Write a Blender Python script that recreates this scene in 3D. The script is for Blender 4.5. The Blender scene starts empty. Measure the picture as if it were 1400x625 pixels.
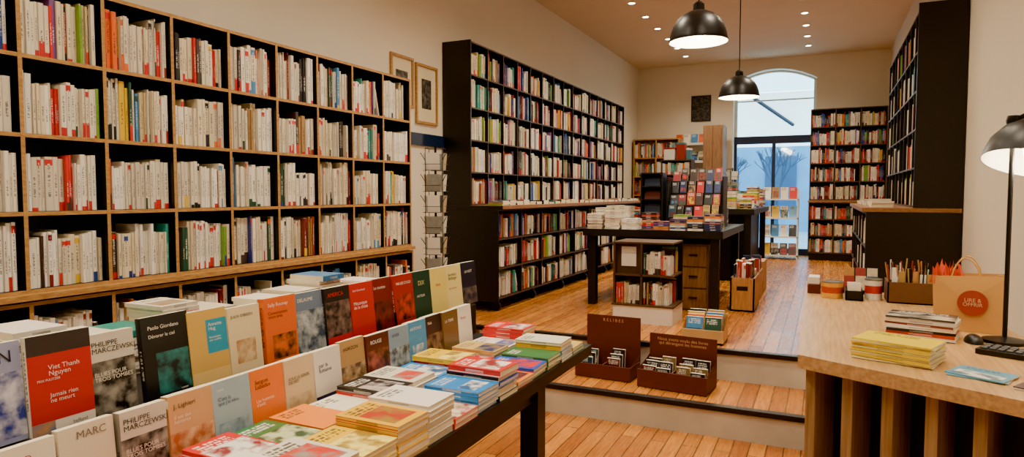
import bpy, math, random
from mathutils import Vector as V, Matrix
random.seed(11)
R=random.random
def U(a,b): return a+(b-a)*random.random()
def lin(c):
    c=c/255.0
    return c/12.92 if c<=0.04045 else ((c+0.055)/1.055)**2.4
def S(r,g,b): return (lin(r),lin(g),lin(b),1.0)
X=V((1,0,0)); Y=V((0,1,0)); Z=V((0,0,1))
CZ=1.54; UF=0.42; CEIL=3.97
XL=-3.35; XR=0.95; YB=12.8; YF=-2.2
scene=bpy.context.scene
col=scene.collection
# ---------------------------------------------------------------- node helpers
def newmat(name):
    m=bpy.data.materials.new(name); m.use_nodes=True
    nt=m.node_tree; b=nt.nodes['Principled BSDF']
    return m,nt,b
def setin(nt,sock,val):
    if hasattr(val,'is_output') : nt.links.new(val,sock)
    else: sock.default_value=val
def mth(nt,op,a,b=0.0,c=None,clamp=False):
    n=nt.nodes.new('ShaderNodeMath'); n.operation=op; n.use_clamp=clamp
    setin(nt,n.inputs[0],a); setin(nt,n.inputs[1],b)
    if c is not None: setin(nt,n.inputs[2],c)
    return n.outputs[0]
def mixc(nt,f,a,b,mode='MIX'):
    n=nt.nodes.new('ShaderNodeMix'); n.data_type='RGBA'; n.blend_type=mode
    setin(nt,n.inputs[0],f); setin(nt,n.inputs[6],a); setin(nt,n.inputs[7],b)
    return n.outputs[2]
def noise(nt,vec,scale,detail=2.0):
    n=nt.nodes.new('ShaderNodeTexNoise'); n.inputs['Scale'].default_value=scale; n.inputs['Detail'].default_value=detail
    if vec is not None: nt.links.new(vec,n.inputs['Vector'])
    return n.outputs['Fac']
def objco(nt,scale=(1,1,1)):
    t=nt.nodes.new('ShaderNodeTexCoord'); mp=nt.nodes.new('ShaderNodeMapping'); mp.inputs['Scale'].default_value=scale
    nt.links.new(t.outputs['Object'],mp.inputs['Vector']); return mp.outputs['Vector']
_pm={}
def pm(name,c,rough=.6,var=.12,scale=12,metal=0.0,bump=0.0,stretch=(1,1,1),emit=None,es=0,spec=.5):
    if name in _pm: return _pm[name]
    m,nt,b=newmat(name)
    f=noise(nt,objco(nt,stretch),scale,3)
    d=tuple(x*(1-var) for x in c[:3])+(1,); l=tuple(min(1,x*(1+var)) for x in c[:3])+(1,)
    nt.links.new(mixc(nt,f,d,l),b.inputs['Base Color'])
    b.inputs['Roughness'].default_value=rough; b.inputs['Metallic'].default_value=metal
    b.inputs['Specular IOR Level'].default_value=spec
    if bump:
        bn=nt.nodes.new('ShaderNodeBump'); bn.inputs['Strength'].default_value=bump; bn.inputs['Distance'].default_value=.01
        nt.links.new(f,bn.inputs['Height']); nt.links.new(bn.outputs[0],b.inputs['Normal'])
    if emit: b.inputs['Emission Color'].default_value=emit; b.inputs['Emission Strength'].default_value=es
    _pm[name]=m; return m
def attr(nt,name):
    n=nt.nodes.new('ShaderNodeAttribute'); n.attribute_name=name; return n.outputs['Color']
def bookbase(nt):
    t=nt.nodes.new('ShaderNodeUVMap'); t.uv_map='UVMap'
    s=nt.nodes.new('ShaderNodeSeparateXYZ'); nt.links.new(t.outputs[0],s.inputs[0])
    idn=mth(nt,'FLOOR',s.outputs[0]); u=mth(nt,'FRACT',s.outputs[0]); v=s.outputs[1]
    w=nt.nodes.new('ShaderNodeTexWhiteNoise'); w.noise_dimensions='1D'; nt.links.new(idn,w.inputs['W'])
    sc=nt.nodes.new('ShaderNodeSeparateColor'); nt.links.new(w.outputs['Color'],sc.inputs[0])
    return idn,u,v,sc.outputs[0],sc.outputs[1],sc.outputs[2]
def comb(nt,a,b,c):
    n=nt.nodes.new('ShaderNodeCombineXYZ')
    for i,q in enumerate((a,b,c)): setin(nt,n.inputs[i],q)
    return n.outputs[0]
def rng(nt,x,a,b):
    return mth(nt,'MULTIPLY',mth(nt,'GREATER_THAN',x,a),mth(nt,'LESS_THAN',x,b))
def contrast(nt,c):
    bw=nt.nodes.new('ShaderNodeRGBToBW'); nt.links.new(c,bw.inputs[0])
    g=mth(nt,'GREATER_THAN',bw.outputs[0],.25)
    return mixc(nt,g,(.8,.78,.7,1),(.02,.02,.025,1))
# spine
M_SPINE,nt,b=newmat('book_spine'); 
idn,u,v,r1,r2,r3=bookbase(nt); C=attr(nt,'Col'); A=attr(nt,'Acc')
band=mth(nt,'MULTIPLY',mth(nt,'LESS_THAN',v,mth(nt,'MULTIPLY_ADD',r1,.26,.05)),mth(nt,'GREATER_THAN',r2,.66))
band2=mth(nt,'MULTIPLY',rng(nt,v,.84,.95),mth(nt,'GREATER_THAN',r3,.82))
c1=mixc(nt,mth(nt,'MAXIMUM',band,band2),C,A)
tn=noise(nt,comb(nt,mth(nt,'MULTIPLY',u,2.2),mth(nt,'MULTIPLY',v,52.0),mth(nt,'MULTIPLY',idn,3.7)),1.0,1.0)
txt=mth(nt,'MULTIPLY',mth(nt,'GREATER_THAN',tn,.49),mth(nt,'MULTIPLY',rng(nt,u,.34,.68),rng(nt,v,.26,mth(nt,'MULTIPLY_ADD',r3,.4,.5))))
c2=mixc(nt,mth(nt,'MULTIPLY',txt,.72),c1,contrast(nt,c1))
nt.links.new(c2,b.inputs['Base Color']); b.inputs['Roughness'].default_value=.45
bn=nt.nodes.new('ShaderNodeBump'); bn.inputs['Strength'].default_value=.6; bn.inputs['Distance'].default_value=.006
hh_=mth(nt,'SUBTRACT',1.0,mth(nt,'POWER',mth(nt,'ABSOLUTE',mth(nt,'MULTIPLY_ADD',u,2.0,-1.0)),3.0))
nt.links.new(hh_,bn.inputs['Height']); nt.links.new(bn.outputs[0],b.inputs['Normal'])
def cover_mat(name,withtext):
    m,nt,b=newmat(name)
    idn,u,v,r1,r2,r3=bookbase(nt); C=attr(nt,'Col'); A=attr(nt,'Acc')
    k=mth(nt,'MULTIPLY',idn,5.3)
    im=noise(nt,comb(nt,mth(nt,'MULTIPLY',u,3.2),mth(nt,'MULTIPLY',v,4.0),k),1.0,4.0)
    imc=mixc(nt,mth(nt,'MULTIPLY_ADD',im,6.0,-2.6,True),A,mixc(nt,.6,C,(.03,.03,.04,1)))
    top=mth(nt,'MULTIPLY_ADD',r2,.35,.4)
    area=mth(nt,'MULTIPLY',rng(nt,u,mth(nt,'MULTIPLY',r3,.15),mth(nt,'MULTIPLY_ADD',r3,-.15,1.0)),rng(nt,v,mth(nt,'MULTIPLY',r3,.14),top))
    area=mth(nt,'MULTIPLY',area,mth(nt,'GREATER_THAN',r1,.4))
    c=mixc(nt,area,C,imc)
    if withtext:
        rows=mth(nt,'MULTIPLY',v,13.0)
        ln=mth(nt,'GREATER_THAN',mth(nt,'FRACT',rows),.35)
        tn=noise(nt,comb(nt,mth(nt,'MULTIPLY',u,22.0),mth(nt,'MULTIPLY',mth(nt,'FLOOR',rows),3.1),k),1.0,1.0)
        msk=mth(nt,'MULTIPLY',rng(nt,u,.12,mth(nt,'MULTIPLY_ADD',r1,.3,.6)),rng(nt,v,.69,.92))
        tx=mth(nt,'MULTIPLY',mth(nt,'MULTIPLY',ln,mth(nt,'GREATER_THAN',tn,.46)),msk)
        c=mixc(nt,mth(nt,'MULTIPLY',tx,.85),c,contrast(nt,c))
    nt.links.new(c,b.inputs['Base Color']); b.inputs['Roughness'].default_value=.32
    return m
M_COVER=cover_mat('book_cover',True)
M_PLAIN,nt,b=newmat('book_cover_plain')
nz=noise(nt,objco(nt),30); nt.links.new(mixc(nt,mth(nt,'MULTIPLY',nz,.12),attr(nt,'Col'),attr(nt,'Acc')),b.inputs['Base Color']); b.inputs['Roughness'].default_value=.32
M_PHOTO,nt,b=newmat('printed_picture')
nz=noise(nt,objco(nt),26,8); f=mth(nt,'MULTIPLY_ADD',nz,3.6,-1.4,True)
nt.links.new(mixc(nt,f,attr(nt,'Col'),attr(nt,'Acc')),b.inputs['Base Color']); b.inputs['Roughness'].default_value=.35
M_PAGE=pm('book_pages',S(228,218,190),.8,.22,60,stretch=(1,1,9))
BM=[M_SPINE,M_COVER,M_PAGE,M_PLAIN,M_PHOTO]
SP,CO,PG,PL,PH=range(5)
_id=[0]
# ---------------------------------------------------------------- mesh builder
class MB:
    def __init__(s): s.v=[];s.f=[];s.m=[];s.c=[];s.a=[];s.uv=[]
    def quad(s,p,m=0,c=(1,1,1,1),a=None,idn=0):
        n=len(s.v); s.v+= [tuple(q) for q in p]; s.f.append(tuple(range(n,n+len(p)))); s.m.append(m)
        a=a or c
        for i in range(len(p)): s.c+=list(c); s.a+=list(a)
        e=.002
        if len(p)==4: s.uv+=[idn+e,0,idn+1-e,0,idn+1-e,1,idn+e,1]
        else: s.uv+=[0,0]*len(p)
    def box(s,o,ex,ey,ez,m=0,c=(1,1,1,1),a=None,idn=0):
        """m: int or [front,back,left,right,bottom,top]"""
        if isinstance(m,int): m=[m]*6
        q=s.quad
        q([o,o+ex,o+ex+ez,o+ez],m[0],c,a,idn)
        q([o+ex+ey,o+ey,o+ey+ez,o+ex+ey+ez],m[1],c,a,idn)
        q([o+ey,o,o+ez,o+ey+ez],m[2],c,a,idn)
        q([o+ex,o+ex+ey,o+ex+ey+ez,o+ex+ez],m[3],c,a,idn)
        q([o+ey,o+ex+ey,o+ex,o],m[4],c,a,idn)
        q([o+ez,o+ex+ez,o+ex+ey+ez,o+ey+ez],m[5],c,a,idn)
    def bx(s,x0,x1,y0,y1,z0,z1,m=0,c=(1,1,1,1),a=None,idn=0):
        s.box(V((x0,y0,z0)),X*(x1-x0),Y*(y1-y0),Z*(z1-z0),m,c,a,idn)
    def prism(s,pts,z0,z1,m=0,mt=None):
        n=len(pts)
        s.quad([V((p[0],p[1],z1)) for p in pts],m if mt is None else mt)
        s.quad([V((p[0],p[1],z0)) for p in reversed(pts)],m)
        for i in range(n):
            a,b=pts[i],pts[(i+1)%n]
            s.quad([V((a[0],a[1],z0)),V((b[0],b[1],z0)),V((b[0],b[1],z1)),V((a[0],a[1],z1))],m)
    def lathe(s,prof,c,n=24,m=0,axis=Z,cap=False):
        ax=axis.normalized(); t=X if abs(ax.x)<.9 else Y
        e1=(t-ax*t.dot(ax)).normalized(); e2=ax.cross(e1)
        def P(r,h,k): 
            an=2*math.pi*k/n; return c+ax*h+e1*(r*math.cos(an))+e2*(r*math.sin(an))
        for i in range(len(prof)-1):
            for k in range(n):
                mm=m[i] if isinstance(m,list) else m
                s.quad([P(*prof[i],k),P(*prof[i],k+1),P(*prof[i+1],k+1),P(*prof[i+1],k)],mm)
    def cyl(s,p,q,r,n=12,m=0,r2=None):
        d=q-p; L=d.length; r2=r if r2 is None else r2
        s.lathe([(0,0),(r,0),(r2,L),(0,L)],p,n,m,d)
    def make(s,name,mats,smooth=False,parent=None,bevel=0):
        me=bpy.data.meshes.new(name); me.from_pydata(s.v,[],s.f)
        for mt in mats: me.materials.append(mt)
        me.polygons.foreach_set('material_index',s.m)
        uv=me.uv_layers.new(name='UVMap'); uv.data.foreach_set('uv',s.uv)
        ca=me.color_attributes.new('Col','FLOAT_COLOR','CORNER'); ca.data.foreach_set('color',s.c)
        cb=me.color_attributes.new('Acc','FLOAT_COLOR','CORNER'); cb.data.foreach_set('color',s.a)
        me.validate(); me.update()
        o=bpy.data.objects.new(name,me); col.objects.link(o)
        if smooth or bevel:
            import bmesh
            bm=bmesh.new(); bm.from_mesh(me); bmesh.ops.remove_doubles(bm,verts=bm.verts,dist=1e-5); bm.to_mesh(me); bm.free()
        if smooth:
            for p in me.polygons: p.use_smooth=True
            try: me.set_sharp_from_angle(angle=math.radians(35))
            except Exception: pass
        if bevel:
            b=o.modifiers.new('bevel','BEVEL'); b.width=bevel; b.segments=2; b.limit_method='ANGLE'
        if parent: o.parent=parent
        return o
def empty(name,loc=(0,0,0)):
    e=bpy.data.objects.new(name,None); e.location=loc; col.objects.link(e); e.empty_display_size=.1
    bpy.context.view_layer.update()
    return e
_tm={}
def tmat(c):
    k=tuple(round(x,3) for x in c)
    if k not in _tm: _tm[k]=pm('print_ink_%d'%len(_tm),c,.4,.04,50)
    return _tm[k]
def text(parent,body,o,ex,up,size,c,maxw=None,align='LEFT',name='title_text'):
    cu=bpy.data.curves.new(name,'FONT'); cu.body=body
    L=max(len(l) for l in body.split('\n'))
    if maxw: size=min(size,maxw/(.58*L))
    cu.size=size; cu.align_x=align; cu.space_line=.85; cu.materials.append(tmat(c)); cu.resolution_u=3
    t=bpy.data.objects.new(name,cu); col.objects.link(t)
    ex=ex.normalized(); up=up.normalized(); n=ex.cross(up)
    M=Matrix((ex,up,n)).transposed().to_4x4(); M.translation=o+n*.0012
    t.parent=parent; t.matrix_parent_inverse=parent.matrix_world.inverted(); t.matrix_world=M
    return t
# ---------------------------------------------------------------- room materials
def wood_floor(name):
    m,nt,b=newmat(name)
    t=nt.nodes.new('ShaderNodeTexCoord'); mp=nt.nodes.new('ShaderNodeMapping'); mp.inputs['Rotation'].default_value=(0,0,math.pi/2)
    nt.links.new(t.outputs['Object'],mp.inputs['Vector'])
    br=nt.nodes.new('ShaderNodeTexBrick'); nt.links.new(mp.outputs[0],br.inputs['Vector'])
    br.inputs['Scale'].default_value=1; br.inputs['Brick Width'].default_value=1.7; br.inputs['Row Height'].default_value=.095
    br.inputs['Mortar Size'].default_value=.0035; br.inputs['Mortar Smooth'].default_value=.2; br.offset=.37
    br.inputs['Color1'].default_value=S(222,142,52); br.inputs['Color2'].default_value=S(164,90,28); br.inputs['Mortar'].default_value=S(34,16,5)
    g=noise(nt,objco(nt,(22,1.6,1)),3,6)
    g2=noise(nt,objco(nt,(3,1,1)),1.5,4)
    c=mixc(nt,mth(nt,'MULTIPLY_ADD',g,1.8,-.3,True),mixc(nt,.5,br.outputs['Color'],(.10,.04,.01,1)),br.outputs['Color'])
    c=mixc(nt,mth(nt,'MULTIPLY_ADD',g2,1.0,-.4,True),c,mixc(nt,.5,c,S(236,166,80)))
    nt.links.new(c,b.inputs['Base Color'])
    rr=mth(nt,'MULTIPLY_ADD',g,.3,.12); nt.links.new(rr,b.inputs['Roughness'])
    bn=nt.nodes.new('ShaderNodeBump'); bn.inputs['Strength'].default_value=.25; bn.inputs['Distance'].default_value=.004
    nt.links.new(mth(nt,'MULTIPLY_ADD',br.outputs['Fac'],-1.0,g),bn.inputs['Height']); nt.links.new(bn.outputs[0],b.inputs['Normal'])
    return m
M_FLOOR=wood_floor('floor_planks')
def woodm(name,ca,cb,stretch,rough=.45,scale=3):
    m,nt,b=newmat(name); g=noise(nt,objco(nt,stretch),scale,6)
    nt.links.new(mixc(nt,mth(nt,'MULTIPLY_ADD',g,2.4,-.7,True),ca,cb),b.inputs['Base Color']); b.inputs['Roughness'].default_value=rough
    return m
M_WALL=pm('wall_paint',S(222,212,192),.85,.05,2,bump=.02)
M_CEIL=pm('ceiling_paint',S(218,196,164),.85,.04,2)
M_PLY=woodm('plywood_edge',S(150,106,50),S(192,146,80),(8,8,30),.5)
M_OAK=woodm('light_oak',S(172,128,76),S(210,170,112),(25,1.5,25),.35)
M_FIN=woodm('oak_slat',S(134,98,62),S(178,142,98),(30,30,1.5),.45)
M_KRAFT=woodm('honey_wood',S(156,104,52),S(194,142,80),(20,20,2),.5)
M_BLK=pm('black_laminate',S(17,15,15),.42,.2,6)
M_BLK2=pm('black_edge',S(76,54,36),.5,.2,20)
M_WHITE=pm('white_lacquer',S(230,226,214),.5,.04,10)
M_RISER=pm('riser_stone',S(200,194,176),.7,.35,4,bump=.1)
M_METAL=pm('dark_metal',S(18,17,17),.38,.1,20,metal=.2)
M_CHROME=pm('grey_wire',S(150,148,140),.35,.1,20,metal=.8)
M_BLUE=pm('blue_frame_paint',S(14,34,66),.4,.1,8)
M_MAROON=pm('maroon_card',S(88,34,24),.65,.12,14)
# ---------------------------------------------------------------- room shell
def simple(name,mats,fn,**k):
    b=MB(); fn(b); return b.make(name,mats,**k)
SX=-2.62
simple('floor_lower',[M_FLOOR],lambda b:(b.bx(SX,XR,YF,4.26,-.1,0),b.bx(XL,SX,YF,4.88,-.1,0)))
simple('floor_upper',[M_FLOOR],lambda b:b.bx(XL,XR,4.90,YB+.35,-.1,UF))
def steps(b):
    b.bx(SX,XR,4.28,4.90,-.1,.20,[1,1,1,1,1,0])
    b.bx(SX,XR,4.25,4.28,.0,.172,1); b.bx(SX-.005,XR,4.235,4.29,.172,.204,2)
    b.bx(SX,XR,4.875,4.90,.2,.392,1); b.bx(XL,XR,4.86,4.915,.392,.424,2)
simple('stair_steps',[M_FLOOR,M_RISER,M_BLK],steps)
simple('wall_left',[M_WALL],lambda b:b.bx(XL-.2,XL,YF,YB+.35,-.1,CEIL))
simple('wall_right',[M_WALL],lambda b:b.bx(XR,XR+.2,YF,YB+.35,-.1,CEIL))
simple('wall_front',[M_WALL],lambda b:b.bx(XL-.2,XR+.2,YF-.2,YF,-.1,CEIL))
simple('ceiling',[M_CEIL],lambda b:b.bx(XL-.2,XR+.2,YF-.2,YB+.35,CEIL,CEIL+.15))
WX0,WX1=-1.56,-.17; WS,WA=3.58,3.78
def arch(x):
    t=(x-(WX0+WX1)/2)/((WX1-WX0)/2); return WS+(WA-WS)*(1-t*t)
def bw(b):
    b.bx(XL,WX0,YB,YB+.35,0,CEIL); b.bx(WX1,XR,YB,YB+.35,0,CEIL)
    n=16
    for i in range(n):
        xa=WX0+(WX1-WX0)*i/n; xb=WX0+(WX1-WX0)*(i+1)/n; za,zb=arch(xa),arch(xb)
        b.quad([V((xa,YB,za)),V((xb,YB,zb)),V((xb,YB,CEIL)),V((xa,YB,CEIL))])
        b.quad([V((xa,YB+.35,za)),V((xb,YB+.35,zb)),V((xb,YB+.35,CEIL)),V((xa,YB+.35,CEIL))])
        b.quad([V((xa,YB,za)),V((xb,YB,zb)),V((xb,YB+.35,zb)),V((xa,YB+.35,za))])
simple('wall_back',[M_WALL],bw)
m,nt,b_=newmat('window_glass')
tr=nt.nodes.new('ShaderNodeBsdfTransparent'); tr.inputs[0].default_value=(.9,.97,1,1)
gl=nt.nodes.new('ShaderNodeBsdfGlossy'); gl.inputs['Roughness'].default_value=.05
mx=nt.nodes.new('ShaderNodeMixShader'); 
nn=noise(nt,objco(nt),1.0); nt.links.new(mth(nt,'MULTIPLY',nn,.10),mx.inputs[0])
nt.links.new(tr.outputs[0],mx.inputs[1]); nt.links.new(gl.outputs[0],mx.inputs[2]); nt.links.new(mx.outputs[0],nt.nodes['Material Output'].inputs[0])
M_GLASS=m
def win(b):
    y0,y1=YB+.2,YB+.26
    for xa,xb in ((WX0,WX0+.05),(WX1-.05,WX1)):
        b.bx(xa,xb,y0,y1,UF,2.6); b.bx(xa,xb,y0,y1,2.6,WS,2)
    b.bx(WX0+.05,WX1-.05,y0,y1,2.46,2.60); b.bx(WX0+.05,WX1-.05,y0,y1,3.24,3.26,2)
    b.bx(WX0+.05,WX1-.05,y0,y1,UF,UF+.12)
    mx_=(WX0+WX1)/2; b.bx(mx_-.03,mx_+.03,y0,y1,UF+.12,2.46)
    n=16
    for i in range(n):
        xa=WX0+(WX1-WX0)*i/n; xb=WX0+(WX1-WX0)*(i+1)/n; za,zb=arch(xa),arch(xb)
        b.quad([V((xa,y0,za-.03)),V((xb,y0,zb-.03)),V((xb,y0,zb)),V((xa,y0,za))],2)
        b.quad([V((xa,y0,za-.03)),V((xb,y0,zb-.03)),V((xb,y1,zb-.03)),V((xa,y1,za-.03))],2)
        b.quad([V((xa,y0+.03,3.26)),V((xb,y0+.03,3.26)),V((xb,y0+.03,zb)),V((xa,y0+.03,za))],1)
    b.quad([V((WX0,y0+.03,UF)),V((WX1,y0+.03,UF)),V((WX1,y0+.03,3.25)),V((WX0,y0+.03,3.25))],1)
simple('window_1',[M_BLUE,M_GLASS,M_WHITE],win)
# exterior
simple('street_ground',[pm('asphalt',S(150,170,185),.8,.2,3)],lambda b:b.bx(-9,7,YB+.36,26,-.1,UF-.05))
def facade(b):
    b.bx(-9,7,22,22.4,UF-.05,3.0,0)
    for i in range(9):
        x=-8.5+i*1.7; b.bx(x,x+.9,21.95,22,1.0,2.7,1)
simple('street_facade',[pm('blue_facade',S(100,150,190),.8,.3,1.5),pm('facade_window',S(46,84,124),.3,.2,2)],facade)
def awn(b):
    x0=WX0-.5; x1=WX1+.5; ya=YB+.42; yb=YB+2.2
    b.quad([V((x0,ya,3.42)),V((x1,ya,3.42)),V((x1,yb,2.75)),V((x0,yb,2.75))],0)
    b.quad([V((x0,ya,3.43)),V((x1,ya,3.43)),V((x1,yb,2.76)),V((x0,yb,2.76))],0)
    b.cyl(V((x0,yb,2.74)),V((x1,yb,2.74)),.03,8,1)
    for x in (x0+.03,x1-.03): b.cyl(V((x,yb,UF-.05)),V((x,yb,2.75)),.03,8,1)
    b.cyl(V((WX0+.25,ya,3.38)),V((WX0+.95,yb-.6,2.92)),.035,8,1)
simple('street_awning',[pm('awning_cloth_glow',S(230,242,245),.8,.06,3,emit=(.74,.95,1.0,1),es=2.6),M_BLUE],awn)  # daylight on the cloth is put in as emission; the awning is no lamp
def tree(b):
    def br(p,d,L,r,n):
        q=p+d*L; b.cyl(p,q,r,6,0,r*.7)
        if n:
            for k in range(3): br(q,(d+V((U(-.7,.7),U(-.5,.5),U(-.1,.5)))).normalized(),L*.7,r*.6,n-1)
    for x,y_ in ((-2.9,18),(-1.2,19.5)): br(V((x,y_,UF-.06)),Z.copy(),.9,.07,4)
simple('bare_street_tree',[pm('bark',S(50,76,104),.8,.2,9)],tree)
# ---------------------------------------------------------------- books
WHITES=[S(242,236,220),S(232,222,198),S(245,241,230),S(226,212,180),S(238,230,210),S(218,208,188)]
COLS=[S(196,20,20),S(206,32,24),S(222,180,24),S(28,72,54),S(22,22,26),S(26,26,30),S(28,60,134),S(226,100,18),S(114,22,28),S(60,130,186),S(64,52,46),S(174,136,86),S(156,54,30)]
COLX=COLS+[S(34,146,134),S(120,166,44),S(120,80,140),S(204,184,140)]
def pickcol(style):
    r=R()
    if style=='white':
        return random.choice(WHITES) if r<.68 else random.choice(COLX)
    if style=='mix':
        return random.choice(WHITES) if r<.36 else random.choice(COLX)
    return random.choice(WHITES) if r<.22 else random.choice(COLX)
def fill(mb,O,ex,ey,x0,x1,z,ch,style,dmax=.2,gapp=.3):
    x=x0+.003; end=x1-.003
    if R()<gapp: end-=U(.02,.2)*(x1-x0)
    ser=0; base=U(.68,.82)
    while x<end-.008:
        if ser<=0:
            c=pickcol(style); wh=min(c[:3])>.4
            ser=random.choice([1,2,3,4,6] if wh else [1,1,1,2,3]); a=random.choice(COLS) if R()<.6 else S(200,30,30)
            h=min(ch-.02,(base+U(-.08,.12))*ch); t=U(.009,.022); dp=U(.13,min(dmax,.18)); ins=U(.006,.035)
        ser-=1
        tt=t*U(.6,1.5); hh=min(ch-.012,h*U(.96,1.03))
        if x+tt>end: break
        _id[0]+=1
        o=O+ex*x+ey*(ins+U(0,.012))+Z*(z+.0015)
        cc=c
        if wh: q_=U(.84,1.05); cc=(c[0]*q_,c[1]*q_,c[2]*q_,1)
        mb.box(o,ex*(tt-.0012),ey*dp,Z*hh,[SP,PG,PL,PL,PG,PG],cc,a,_id[0]); x+=tt
    rem=x1-x
    if rem>.05 and R()<.8:
        hh=min(ch-.05,.2); an=math.atan2(min(rem-.03,.06),hh); t=.014
        c=pickcol(style); _id[0]+=1
        ez=(-ex*math.sin(an)+Z*math.cos(an)); e2=(ex*math.cos(an)+Z*math.sin(an))
        o=O+ex*(x+.003+hh*math.sin(an))+ey*.02+Z*(z+.001)
        mb.box(o,e2*t,ey*.14,ez*hh*.97,[SP,PG,PL,PL,PG,PG],c,random.choice(COLS),_id[0])
def case(mb,O,ex,ey,nb,bw,rows,depth,t=.02,back=True):
    W=nb*bw; H=rows[-1]-rows[0]
    for i in range(nb+1):
        mb.box(O+ex*(i*bw-t/2)+Z*rows[0],ex*t,ey*depth,Z*(H+t),[1,0,0,0,0,0])
    for k,z in enumerate(rows):
        for i in range(nb):
            mb.box(O+ex*(i*bw+t/2)+ey*.001+Z*z,ex*(bw-t),ey*(depth-.002),Z*t,[1,0,0,0,0,0])
    if back: mb.box(O+ey*(depth-.004)+Z*rows[0],ex*W,ey*.004,Z*H,0)
def bookcase(name,O,ex,ey,nb,bw,rows,depth,style,mats,t=.02,dmax=.2,extra=None,gapp=.3):
    c=MB(); case(c,O,ex,ey,nb,bw,rows,depth,t)
    if extra: extra(c)
    p=c.make(name,mats)
    bk=MB()
    for k in range(len(rows)-1):
        for i in range(nb):
            fill(bk,O,ex,ey,i*bw+t/2,(i+1)*bw-t/2,rows[k]+t,rows[k+1]-rows[k]-t,style,dmax,gapp)
    bk.make('shelved_books',BM,parent=p)
    return p
# left plywood bookcase
bwid=.3525; nb=12; y0=4.425-nb*bwid
rows_u=[1.12+.3275*i for i in range(5)]; rows_l=[.08,.41,.74,1.07]
def exL(c):
    c.box(V((-2.965,y0-.01,1.096)),Y*(nb*bwid+.02),-X*.33,Z*.024,[1,0,0,0,0,1])
    case(c,V((-2.985,y0,0)),Y,-X,nb,bwid,rows_l,.30,.017)
    c.box(V((-3.0,y0,0)),Y*nb*bwid,-X*.28,Z*.08,0)
pl=bookcase('tall_bookcase',V((-3.0,y0,0)),Y,-X,nb,bwid,rows_u,.30,'white',[M_BLK,M_PLY],.017,extra=exL,gapp=.1)
bk=MB()
for k in range(3):
    for i in range(nb): fill(bk,V((-2.985,y0,0)),Y,-X,i*bwid+.011,(i+1)*bwid-.011,rows_l[k]+.02,rows_l[k+1]-rows_l[k]-.02,'white',gapp=.3)
bk.make('lower_shelved_books',BM,parent=pl)
# black bookcase left (upper floor)
def wheel(c,p,m=0):
    c.cyl(p+V((0,-.015,.045)),p+V((0,.015,.045)),.045,14,m); c.bx(p.x-.02,p.x+.02,p.y-.02,p.y+.02,p.z+.05,p.z+.12,m)
ru=[1.43+.308*i for i in range(6)]; rl=[.54,.82,1.10,1.375]
def exB(c):
    case(c,V((-2.76,5.52,0)),Y,-X,10,.525,rl,.55,.016)
    c.box(V((-2.70,5.49,1.396)),Y*5.31,-X*.64,Z*.032,[2,0,0,0,0,2])
    c.bx(-3.345,-3.04,5.49,5.509,1.43,2.99,0); c.bx(-3.33,-2.75,5.49,5.509,.52,1.395,0)
    for i in range(7):
        wheel(c,V((-2.82,5.6+i*.84,UF))); wheel(c,V((-3.25,5.6+i*.84,UF)))
M_BRN=woodm('brown_ledge',S(120,80,44),S(160,112,66),(8,8,30),.45)
pb=bookcase('black_bookcase',V((-3.05,5.52,0)),Y,-X,15,.35,ru,.29,'mix',[M_BLK,M_BLK2,M_BRN],.013,extra=exB,gapp=.12)
bk=MB()
for k in range(3):
    for i in range(10): fill(bk,V((-2.76,5.52,0)),Y,-X,i*.525+.01,(i+1)*.525-.01,rl[k]+.02,rl[k+1]-rl[k]-.02,'mix',gapp=.3)
def stacks(bk,x0,x1,y0,y1,z,h0,h1,n,style='col',ex=Y,ey=-X):
    for i in range(n):
        cx=U(x0,x1); cy=y0+(y1-y0)*(i+.5)/n; hh=U(h0,h1); zz=z
        w=min(.14,(y1-y0)/n*.92); d=min(.2,x1-x0+.14)
        while zz<z+hh:
            t=U(.01,.028); _id[0]+=1
            o=V((cx,cy,zz+.0005))-ex*(w/2)-ey*(d/2)+V((U(-.004,.004),U(-.004,.004),0))
            bk.box(o,ex*w,ey*d,Z*t,[PG,SP,SP,PG,PG,CO],pickcol(style),random.choice(COLS),_id[0]); zz+=t+.0005
stacks(bk,-2.86,-2.84,5.6,10.7,1.429,.01,.04,30)
bk.make('lower_shelved_books',BM,parent=pb)
# right wall bookcase
ruR=ru
def exR(c):
    case(c,V((.30,8.74,0)),-Y,X,5,.55,rl,.62,.016)
    c.box(V((.27,8.78,1.396)),-Y*2.82,X*.67,Z*.032,[2,0,0,2,0,2])
    c.bx(.62,.945,5.965,5.985,1.43,3.0,0); c.bx(.30,.945,5.965,5.985,.44,1.395,0)
    c.bx(.32,.93,6.0,8.7,UF,.54,0)
pr=bookcase('wall_bookcase',V((.64,8.74,0)),-Y,X,8,.34375,ruR,.29,'mix',[M_BLK,M_BLK2,M_BRN],.013,extra=exR,gapp=.12)
bk=MB()
for k in range(3):
    for i in range(5): fill(bk,V((.30,8.74,0)),-Y,X,i*.55+.01,(i+1)*.55-.01,rl[k]+.02,rl[k+1]-rl[k]-.02,'mix')
stacks(bk,.42,.44,6.1,8.6,1.429,.01,.05,14,ex=-Y,ey=X)
bk.make('lower_shelved_books',BM,parent=pr)
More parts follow.
